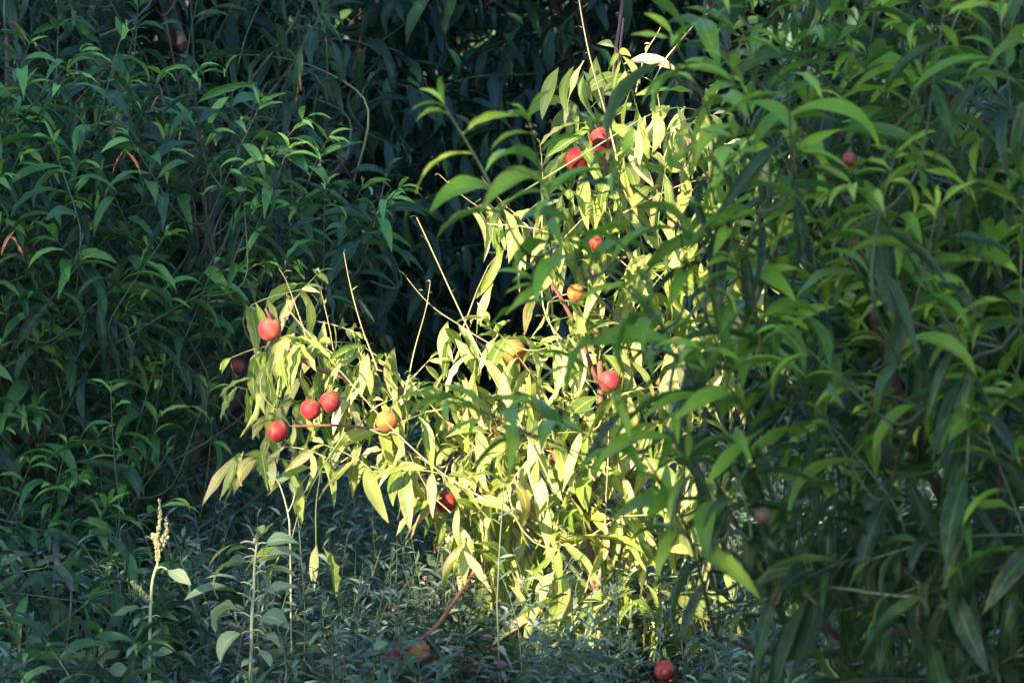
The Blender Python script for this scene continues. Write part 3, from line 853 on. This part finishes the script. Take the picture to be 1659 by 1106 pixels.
for T, mat, singles in PLANTS:
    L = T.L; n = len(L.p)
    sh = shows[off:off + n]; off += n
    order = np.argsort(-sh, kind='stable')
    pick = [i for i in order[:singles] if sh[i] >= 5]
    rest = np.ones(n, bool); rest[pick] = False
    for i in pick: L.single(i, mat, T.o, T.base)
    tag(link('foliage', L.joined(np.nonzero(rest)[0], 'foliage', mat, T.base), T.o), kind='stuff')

# the trees of the row behind that one: same build, farther off
src = PLANTS[3][0].o


def copy_tree(o, parent=None):
    c = o.copy(); COL.objects.link(c); c.parent = parent
    return c


for k, (x, y, rz, lab) in enumerate(((-3.2, 17.2, 2.2, 'dark peach tree closing the back row at its left end'), (4.2, 17.4, 4.0, 'dark peach tree closing the back row at its right end'),
                                     (-1.9, 20.2, 1.0, 'dim peach tree in the third row behind the left tree'), (.1, 20.4, 3.1, 'dim peach tree in the third row behind the gap'),
                                     (2.0, 20.3, 5.0, 'dim peach tree in the third row behind the front tree'),
                                     (-3.4, 23.2, .4, 'dim peach tree in the fourth row at its left end'), (-1.2, 23.6, 2.7, 'dim peach tree in the fourth row behind the left tree'),
                                     (1.1, 23.3, 4.4, 'dim peach tree in the fourth row behind the gap'), (3.3, 23.5, 5.5, 'dim peach tree in the fourth row at its right end'),
                                     (-4.2, 20.3, .9, 'dim peach tree in the third row at its left end'), (4.0, 20.4, 3.6, 'dim peach tree in the third row at its right end'), (-.3, 18.5, 1.9, 'dim peach tree filling the gap behind the sunlit one'),
                                     (1.5, 18.6, .7, 'dim peach tree filling the gap behind the front tree'), (-2.1, 18.4, 4.1, 'dim peach tree filling the gap behind the left tree'),
                                     (-4.6, 14.4, 2.9, 'peach tree next along the row, beyond the left edge, far one'), (-4.9, 11.6, 5.9, 'peach tree next along the row, beyond the left edge, middle one'),
                                     (-5.2, 8.8, .2, 'peach tree next along the row, beyond the left edge, near one'), (4.4, 14.2, 1.4, 'peach tree next along the row, beyond the right edge, far one'),
                                     (3.7, 11.4, 3.3, 'peach tree next along the row, beyond the right edge, third one'), (3.6, 8.6, 4.9, 'peach tree next along the row, beyond the right edge, second one'),
                                     (3.5, 5.8, 2.4, 'peach tree next along the row, beyond the right edge, first one'))):
    r = src.copy(); COL.objects.link(r)
    r.location = (x, y, -.02); r.rotation_euler = (0, 0, rz); r['label'] = lab
    for ch in list(src.children):
        if ch.name.split('.')[0] in ('trunk', 'branch', 'foliage', 'fine_twigs'):
            c = ch.copy(); COL.objects.link(c); c.parent = r

# ------------------------------------------------------------------ unseen tall trees added behind the camera to shade the rows
UA = unit(np.cross(SUN, [0, 0, 1])); UA = UA if UA[0] > 0 else -UA
VA = unit(np.cross(UA, SUN)); VA = VA if VA[2] > 0 else -VA
lit = [(360, 455), (450, 415), (540, 440), (620, 500), (700, 430), (735, 330), (800, 285), (870, 290), (890, 200), (890, 80), (920, -40), (1170, -40), (1190, 150), (1300, 290), (1290, 420),
       (1210, 560), (1210, 760), (1230, 960), (1180, 1080), (1100, 1130), (900, 1130), (850, 1040), (690, 960), (660, 870), (560, 860), (460, 850), (390, 880), (350, 830), (400, 640)]
gap_uv = []  # opening cut through the crowns so the sun patch takes this outline
for (x, y) in lit:
    p = P(x, y, 12.02); gap_uv.append((float(p @ UA), float(p @ VA)))
small_gaps = []  # further openings cut in the crowns to let sun onto the pigweeds
for quad in ([(215, 790), (290, 790), (290, 1010), (215, 1010)], [(385, 840), (440, 840), (440, 1070), (385, 1070)], [(145, 1010), (185, 1010), (185, 1100), (145, 1100)]):
    small_gaps.append([(float(P(x, y, 11.36) @ UA), float(P(x, y, 11.36) @ VA)) for x, y in quad])
SHADE_W = 8.0
leaf_q = []
rS = np.random.default_rng(99)


def shade_tree(u, label, height, nleaf):
    b = u * UA + SHADE_W * SUN; vbase = -b[2] / VA[2]
    b = b + vbase * VA; b[2] = 0
    T = thing('added_tall_tree', b, label, 'tree', 'unseen tall trees added behind the camera for shade')
    line = smooth_line([b, b + [.05, 0, height * .3], b + [-.04, .05, height * .65], b + [0, 0, height * .97]], 16)
    v, q = tube(line, .16, .02, 8, .05)
    link('trunk', mesh_np('trunk', v - b, q, M['bark']), T)
    L = Leaves()
    limbs = Bag()
    for k in range(40):
        z = height * (.16 + .8 * k / 40); a = rS.uniform(0, 6.28); r = 1.3 * (1 - .5 * (k / 40) ** 2)
        p0 = np.array([np.interp(z, line[:, 2], line[:, c]) for c in range(3)]); p0[2] = z
        p1 = p0 + [math.cos(a) * r, math.sin(a) * r, .45]
        m = (p0 + p1) / 2
        if in_poly(p1 @ UA, p1 @ VA, gap_uv)[0] or in_poly(m @ UA, m @ VA, gap_uv)[0]: continue
        limbs.add(tube(smooth_line([p0, m + [0, 0, -.1], p1], 6), .035, .008, 5))
    link('limbs', limbs.mesh('limbs', M['bark'], b), T)
    z = height * rS.uniform(.14, 1.02, nleaf); a = rS.uniform(0, 6.28, nleaf)
    r = 1.75 * np.sqrt(np.maximum(.04, 1 - (z / height - .5) ** 2 * 3.0)) * np.sqrt(rS.random(nleaf))
    p = b + np.stack([np.cos(a) * r, np.sin(a) * r, z], -1)
    out = np.zeros(nleaf, bool)
    for dz in (0, -.08):
        c = p + [0, 0, dz]
        for g in [gap_uv] + small_gaps: out |= in_poly(c @ UA, c @ VA, g)
    e = rS.uniform(-1.2, .6, nleaf); h = rS.uniform(0, 6.28, nleaf)
    for k in np.nonzero(~out)[0]:
        L.add(p[k], (math.cos(h[k]) * math.cos(e[k]), math.sin(h[k]) * math.cos(e[k]), math.sin(e[k])), rS.uniform(20, 70), rS.uniform(.22, .34))
    L.done(SHADE_LIB, 77)
    tag(link('foliage', L.joined(np.arange(len(L.p)), 'foliage', M['leaf_back'], b), T), kind='stuff')


SHADE_LIB = Library('shade', 0.5, 4, 14, peak=.7, base=20000)
us = np.linspace(-13.6, -1.6, 7)
for k, u in enumerate(us):
    shade_tree(u, 'unseen tall leafy tree added behind the camera for shade, %s from the left end of its row' % ('first second third fourth fifth sixth seventh'.split()[k]), 11.2 + .4 * math.sin(k * 2.1), 5000)

# ------------------------------------------------------------------ peaches
def peach_mesh(mat):
    nu, nv = 24, 16
    v = []
    for j in range(nv + 1):
        th = math.pi * j / nv
        for i in range(nu):
            ph = 2 * math.pi * i / nu
            r = 1 - .11 * math.exp(-(th / .3) ** 2) + .05 * math.exp(-((math.pi - th) / .22) ** 2)
            r *= 1 - .085 * math.exp(-((((ph + math.pi) % (2 * math.pi)) - math.pi) / .22) ** 2) * math.sin(th) ** .5
            v.append((r * math.sin(th) * math.cos(ph), r * math.sin(th) * math.sin(ph) * .97, r * math.cos(th) * .97))
    q = []
    for j in range(nv):
        for i in range(nu):
            q.append((j * nu + i, (j + 1) * nu + i, (j + 1) * nu + (i + 1) % nu, j * nu + (i + 1) % nu))
    return mesh_np('peach', np.array(v), np.array(q), mat)


PM = {k: peach_mesh(M[k]) for k in ('peach_red', 'peach_orange', 'peach_brown', 'peach_pink')}
stalk_v, stalk_q = tube(smooth_line([(0, 0, .82), (.03, 0, 1.05), (.06, .02, 1.3)], 5), .06, .05, 6)
STALK = mesh_np('stalk', stalk_v, stalk_q, M['bark'])
for (x, y, d, px, m, rot, lab, grp) in FRUITS:
    p = P(x, y, d)
    r = px / 2 * (2 * TANH * d / 1659)
    o = link('peach', PM[m], None, p.tolist())
    o.scale = (r, r, r); o.rotation_euler = rot
    tag(o, lab, 'peach', grp)
    link('stalk', STALK, o)

# ------------------------------------------------------------------ dead leaves hanging in the shaded trees
LIB_SHRIVEL = Library('shrivel', 0.13, 8, 55, base=33000, mess=2.0)


def hang_dead(T, spots, n=3):
    for (x, y, d, s) in spots:
        L = Leaves()
        for k in range(n):
            a = RNG.uniform(0, 6.28)
            L.add(P(x, y, d) + RNG.normal(0, .008, 3), (math.cos(a) * .4, math.sin(a) * .4, -.8), RNG.uniform(10, 50), s * RNG.uniform(.7, 1.1))
        L.done(LIB_SHRIVEL, int(x))
        for i in range(n): L.single(i, M['leaf_dead'], T.o, T.base, 'withered_leaf')['label'] = 'rust-brown withered leaf hanging down'


hang_dead(LEFT, ((200, 240, 11.9, .10), (8, 30, 11.9, .10), (260, 145, 12.0, .07), (22, 370, 11.9, .09), (482, 130, 14.0, .09)), 2)
hang_dead(FRONT, ((1378, 385, 8.85, .09), (1515, 600, 8.95, .10), (1262, 945, 8.75, .05)), 2)

# ------------------------------------------------------------------ weeds
def weed(L, B, p, h, lean, nl, size, up=(15, 60)):
    tip = p + [lean[0] * h, lean[1] * h, h]
    line = smooth_line([p, (p + tip) / 2 + RNG.normal(0, .02, 3), tip], 5)
    if B is not None: B.add(tube(line, .0028, .001, 3))
    for k in range(nl):
        t = .12 + .88 * (k + RNG.random()) / nl
        f = t * 4; i = min(int(f), 3); q = line[i] + (line[i + 1] - line[i]) * (f - i)
        a = k * 2.4 + RNG.normal(0, .4); e = math.radians(RNG.uniform(*up))
        L.add(q, (math.cos(a) * math.cos(e), math.sin(a) * math.cos(e), math.sin(e)), RNG.uniform(20, 80), RNG.uniform(*size) * (1.15 - .6 * t))
    return line


L = Leaves(); B = Bag()
for k in range(2100):
    y = 10.9 + 6.0 * RNG.random() ** 1.3
    x = RNG.uniform(-.135, .135) * y
    h = RNG.uniform(.15, .44) * (1.0 if y > 11.4 else .75)
    if y < 11.75 and -.33 < x < .03 and RNG.random() < .93: continue      # where the fallen fruit lies open
    if y < 11.6 and .32 < x < .50 and RNG.random() < .95: continue
    if y < 11.5 and -1.2 < x < -.52: h *= .45
    weed(L, B, np.array([x, y, -.02]), h, RNG.normal(0, .3, 2), 17, (.05, .095))
L.done(LIB_WEED, 41)
wo = tag(link('weeds', L.joined(np.arange(len(L.p)), 'weeds', M['leaf_weed'], (0, 0, 0))), 'low grey-green weeds covering the orchard floor', 'weeds', kind='stuff')
tag(link('stems', B.mesh('stems', M['weed_stem']), wo), kind='stuff')
# broader-leaved ground plants between them
L = Leaves(); B = Bag()
for k in range(260):
    y = 11.0 + 4.5 * RNG.random() ** 1.4; x = RNG.uniform(-.135, .135) * y
    if y < 11.75 and -.33 < x < .03 or y < 11.6 and .32 < x < .5: continue
    weed(L, B, np.array([x, y, -.02]), RNG.uniform(.08, .26), RNG.normal(0, .35, 2), 9, (.06, .12), (-10, 50))
LIB_HERB = Library('herb', 0.42, 5, 16, peak=0.65, base=36000, mess=1.4)
L.done(LIB_HERB, 45)
wo = tag(link('ground_cover', L.joined(np.arange(len(L.p)), 'ground_cover', M['leaf_herb'], (0, 0, 0))), 'broad-leaved green plants spread through the weeds', 'ground cover', kind='stuff')
tag(link('stems', B.mesh('stems', M['weed_stem']), wo), kind='stuff')
# dead leaves shed among them
L = Leaves()
for k in range(420):
    y = 11.2 + 4.5 * RNG.random() ** 1.3; x = RNG.uniform(-.135, .135) * y; a = RNG.uniform(0, 6.28)
    L.add(np.array([x, y, RNG.uniform(.0, .06)]), (math.cos(a), math.sin(a), RNG.uniform(-.2, .4)), RNG.uniform(0, 80), RNG.uniform(.07, .14))
L.done(LIB_BROAD, 46)
tag(link('leaf_litter', L.joined(np.arange(len(L.p)), 'leaf_litter', M['leaf_dead'], (0, 0, 0))), 'shed brown leaves lying on the soil', 'leaf litter', kind='stuff')
# dry grass blades among them
L = Leaves()
for k in range(1500):
    y = 10.9 + 5.0 * RNG.random(); x = RNG.uniform(-.135, .135) * y
    a = RNG.uniform(0, 6.28)
    L.add(np.array([x, y, -.02]), (math.cos(a) * .35, math.sin(a) * .35, 1), RNG.uniform(50, 130), RNG.uniform(.15, .36))
LIB_BLADE = Library('blade', 0.02, 6, 20, base=30000)
L.done(LIB_BLADE, 42)
tag(link('grass', L.joined(np.arange(len(L.p)), 'grass', M['leaf_weed'], (0, 0, 0))), 'thin grass blades standing among the weeds', 'grass', kind='stuff')

# taller weeds one can pick out
spots = ((815, 770, 1000, 11.4, 'slim grey-leaved weed standing in front of the lowest sunlit leaves', 26), (490, 830, 1010, 11.6, 'feathery weed with narrow pale leaves beside the hanging yellow leaf', 30),
         (1010, 915, 1100, 11.3, 'grey-green weed rising before the base of the sunlit tree', 26), (925, 920, 1100, 11.3, 'small weed left of the sunlit trunk base', 20),
         (590, 900, 1060, 11.5, 'loose branching weed in the open patch of weeds', 26), (740, 860, 1030, 12.2, 'thin upright weed right under the red shaded peach', 18),
         (540, 960, 1100, 11.3, 'leafy weed between the pale pigweed and fallen peaches', 26),
         (855, 1010, 1106, 11.3, 'low weed before the lit foot of the young tree', 22), (1180, 960, 1106, 11.4, 'weed rising among lower leaves of the front tree', 22),
         (450, 1000, 1106, 11.2, 'weed with pale top right of the pigweed', 22), (720, 1010, 1106, 11.2, 'weed at the lower middle before the purple leaves', 22))
for (x, y0, y1, d, lab, nl) in spots:
    p = P(x, y1, d); tip = P(x + RNG.normal(0, 8), y0, d); p[2] = -.02
    T = thing('weed_plant', p, lab, 'weed', 'taller weeds in the undergrowth')
    L = Leaves(); h = tip[2]
    line = weed(L, None, p, h, ((tip - p)[0] / h, 0), nl, (.045, .075), (5, 60))
    L.done(LIB_WEED, int(x))
    v, q = tube(line, .004, .0016, 5)
    link('stem', mesh_np('stem', v - p, q, M['weed_stem']), T)
    for i in range(nl): L.single(i, M['leaf_weed'], T, p)

# purple low shoot on the ground
p = P(650, 1085, 11.75); p[2] = 0
T = thing('fallen_branch', p, 'fallen reddish branch with purple-pink leaves lying in the weeds', 'branch')
ln = smooth_line([P(600, 1075, 11.75), P(690, 1030, 11.8), P(735, 975, 11.9), P(775, 915, 12.0)], 12)
v, q = tube(ln, .009, .005, 7, .05)
link('stem', mesh_np('stem', v - p, q, M['red_bark']), T)
L = Leaves()
for (x, y) in ((570, 1060), (600, 1040), (625, 1050), (655, 1030), (690, 1040), (715, 1050), (745, 1060), (780, 1062), (800, 1068), (840, 1070), (700, 1062), (780, 1030), (820, 1052), (735, 1042), (665, 1048), (795, 1075)):
    a = RNG.uniform(0, 6.28)
    L.add(P(x, y, 11.62 + RNG.normal(0, .05)), (math.cos(a), math.sin(a), RNG.uniform(-.2, .5)), RNG.uniform(30, 90), RNG.uniform(.04, .075))
L.done(LIB_BROAD, 55)
for i in range(len(L.p)): L.single(i, M['leaf_purple'], T, p)

# pigweeds
def bead(c, r, ax):
    n = np.array([[0, 0, 1], [1, 0, 0], [0, 1, 0], [-1, 0, 0], [0, -1, 0], [0, 0, -1]], float) * [r, r, r * 1.5]
    q = np.array([[0, 1, 2, 2], [0, 2, 3, 3], [0, 3, 4, 4], [0, 4, 1, 1], [5, 2, 1, 1], [5, 3, 2, 2], [5, 4, 3, 3], [5, 1, 4, 4]])
    return n + c, q[:, :3]


def spike(name, line, r, mat, parent, origin, n):
    B = Bag()
    for k in range(n):
        t = k / n; f = t * (len(line) - 1); i = min(int(f), len(line) - 2)
        c = line[i] + (line[i + 1] - line[i]) * (f - i)
        rr = r * (1 - .75 * t ** 1.5) * (.75 + .25 * math.sin(t * 40))
        a = k * 2.4
        B.add(bead(c + [math.cos(a) * rr, math.sin(a) * rr, RNG.normal(0, .003)], .0045 * RNG.uniform(.5, 1.35) * (1 - .4 * t), None))
    link(name, B.mesh(name, mat, origin, smooth=False), parent)


def pigweed(stem_px, d, lab, leaves, spikes, seed, r=.0055):
    pts = [P(x, y, d) for x, y in stem_px]
    p = pts[0].copy(); p[2] = -.02
    T = thing('pigweed', p, lab, 'weed', 'seeding pigweeds at the edge of the left tree')
    line = smooth_line([p] + pts[1:], 14)
    v, q = tube(line, r, r * .55, 7)
    link('stem', mesh_np('stem', v - p, q, M['pig_stem']), T)
    L = Leaves()
    for (x, y, dx, dy, s, bd) in leaves:              # stalk foot, direction seen, size
        a = P(x, y, d); 
        dx, dy, s, bd = dx + RNG.normal(0, .25), dy + RNG.normal(0, .25), s * RNG.uniform(.7, 1.2), bd * RNG.uniform(.6, 1.4)
        dirv = np.array([dx, RNG.uniform(-1.0, .4), dy])
        stalk = a + unit(dirv) * s * .35
        v, q = tube(smooth_line([a, (a + stalk) / 2 + [0, 0, .006], stalk], 4), .0022, .0016, 5)
        link('leaf_stalk', mesh_np('leaf_stalk', v - p, q, M['pig_stem']), T)
        L.add(stalk, dirv, bd, s)
    L.done(LIB_OVAL, seed)
    for i in range(len(L.p)): L.single(i, M['leaf_pig'], T, p)
    for (pp, rr, n) in spikes:
        spike('flower_spike', smooth_line([P(x, y, d) for x, y in pp], 8), rr, M['pig_spike'], T, p, n)


pigweed([(240, 1120), (243, 1020), (244, 980), (247, 940), (256, 910), (258, 890)], 11.35, 'tall straw-coloured pigweed with a long dry seed spike',
        [(255, 920, 1, .35, .085, 10), (245, 985, -1, .25, .09, 30), (244, 1000, -1, -.1, .07, 40), (246, 1000, 1, .1, .06, 30), (247, 1030, 1, .4, .075, 30), (243, 1045, -1, .2, .06, 40), (244, 1060, 1, .3, .06, 20), (243, 1040, .8, .7, .05, 20)],
        [([(256, 905), (254, 870), (260, 840), (258, 808)], .0055, 120), ([(243, 975), (226, 955), (212, 940)], .007, 50), ([(258, 890), (250, 872), (247, 865)], .008, 36), ([(262, 880), (270, 860), (268, 838)], .008, 36)], 61)
pigweed([(404, 1090), (408, 1000), (411, 960), (412, 920), (416, 880)], 11.4, 'pale green leafy pigweed beside the yellow hanging leaf',
        [(416, 878, .5, 1, .06, 30), (416, 876, -.5, 1, .055, 30), (416, 872, .1, 1, .05, 20), (415, 895, -.5, .6, .08, 60), (414, 885, 1, .35, 0.118, 50), (413, 905, 1, .2, 0.112, 60), (413, 880, -1, .35, 0.118, 60), (413, 900, -1, .1, 0.124, 80), (412, 915, .5, -.3, 0.118, 60), (412, 915, -.8, .2, 0.094, 60), (411, 950, -1, .35, 0.118, 70), (411, 940, -.7, .3, 0.083, 60),
         (411, 975, -1, .4, 0.142, 70), (411, 975, .7, .8, 0.118, 60), (411, 1000, 1, .6, 0.130, 50), (411, 1005, -1, .3, 0.106, 90), (411, 1020, .9, .1, 0.083, 60), (411, 1025, -1, -.1, 0.094, 70), (411, 1045, -1, .2, 0.083, 60), (411, 1050, 1, .2, 0.083, 60), (413, 930, .9, .4, 0.083, 60), (412, 960, .9, .3, 0.071, 60)],
        [([(414, 880), (415, 872), (417, 860)], .006, 26)], 62)
pigweed([(166, 1140), (166, 1100), (165, 1065)], 11.2, 'short pigweed with a cone-shaped seed spike near the lower left',
        [(166, 1080, -1, .3, .10, 40), (166, 1090, -1, .1, .11, 40), (166, 1090, 1, .3, .09, 50), (166, 1100, 1, .6, .08, 50), (166, 1075, .9, .5, .07, 30), (166, 1100, -.6, .7, .08, 50)],
        [([(165, 1070), (165, 1045), (164, 1020)], .009, 90)], 63)

# dry flower stalk above the pale pigweed
p = P(472, 1010, 11.7); p[2] = -.02
T = thing('weed_stalk', p, 'thin forked weed stalk with small seed pods right of the pale leafy pigweed', 'weed')
v, q = tube(smooth_line([p, P(470, 880, 11.7), P(466, 830, 11.7), P(455, 790, 11.7), P(447, 775, 11.7)], 12), .0035, .0018, 5)
link('stem', mesh_np('stem', v - p, q, M['pig_stem']), T)
L = Leaves()
for (x, y, dx, dy) in ((447, 775, -.6, 1), (447, 775, .6, 1), (449, 780, 1, .4), (478, 800, .5, 1), (478, 800, -.3, 1), (455, 835, -1, 1), (447, 778, 0, 1)):
    L.add(P(x, y, 11.7), (dx, RNG.normal(0, .3), dy), 30, RNG.uniform(.025, .045))
L.done(LIB_OVAL, 64)
for i in range(len(L.p)): L.single(i, M['leaf_pig'], T, p)
v, q = tube(smooth_line([P(466, 830, 11.7), P(474, 815, 11.7), P(478, 798, 11.7)], 5), .002, .0014, 5)
link('side_stem', mesh_np('side_stem', v - p, q, M['pig_stem']), T)


# small wild flowers
def flat_mat(name, c):
    m, nt, out = new_mat(name); N = NT(nt)
    geo = N.n('ShaderNodeNewGeometry')
    bs = N.n('ShaderNodeBsdfPrincipled')
    N.put(bs.inputs['Base Color'], N.mix(N.noise(geo.outputs['Position'], 400, 2), c, tuple(min(1, x * 1.5) for x in c)))
    bs.inputs['Roughness'].default_value = .6
    nt.links.new(bs.outputs[0], out.inputs[0])
    return m


M['violet'] = flat_mat('violet_petal', (.14, .07, .42)); M['pink'] = flat_mat('pink_petal', (.60, .22, .20))
for (x, y, d, m, lab) in ((402, 1033, 11.3, 'violet', 'small violet flower on the pale pigweed stem side'), (408, 1066, 11.25, 'violet', 'small violet flower low beside the pale pigweed foot'),
                          (1133, 1080, 11.4, 'violet', 'violet flower right of the fallen rosy peach'), (1146, 1092, 11.35, 'violet', 'violet flower lowest right of the fallen rosy peach'),
                          (690, 934, 12.3, 'pink', 'tiny pink flower on a thin stalk in the dark weeds'), (637, 984, 11.9, 'pink', 'tiny pink flower lower in the open weed patch')):
    c = P(x, y, d); p = c.copy(); p[2] = -.02; p[0] += RNG.normal(0, .02)
    T = thing('wild_flower', p, lab, 'flower', 'small wild flowers in the weeds')
    v, q = tube(smooth_line([p, (p + c) / 2 + RNG.normal(0, .01, 3), c], 7), .0018, .0012, 5)
    link('stem', mesh_np('stem', v - p, q, M['weed_stem']), T)
    L = Leaves()
    for k in range(6):
        a = k * 1.047
        L.add(c, (math.cos(a) * .8, -.4, math.sin(a) * .8), 30, .012)
    L.done(LIB_OVAL, int(x))
    for i in range(6): L.single(i, M[m], T, p, 'petal')
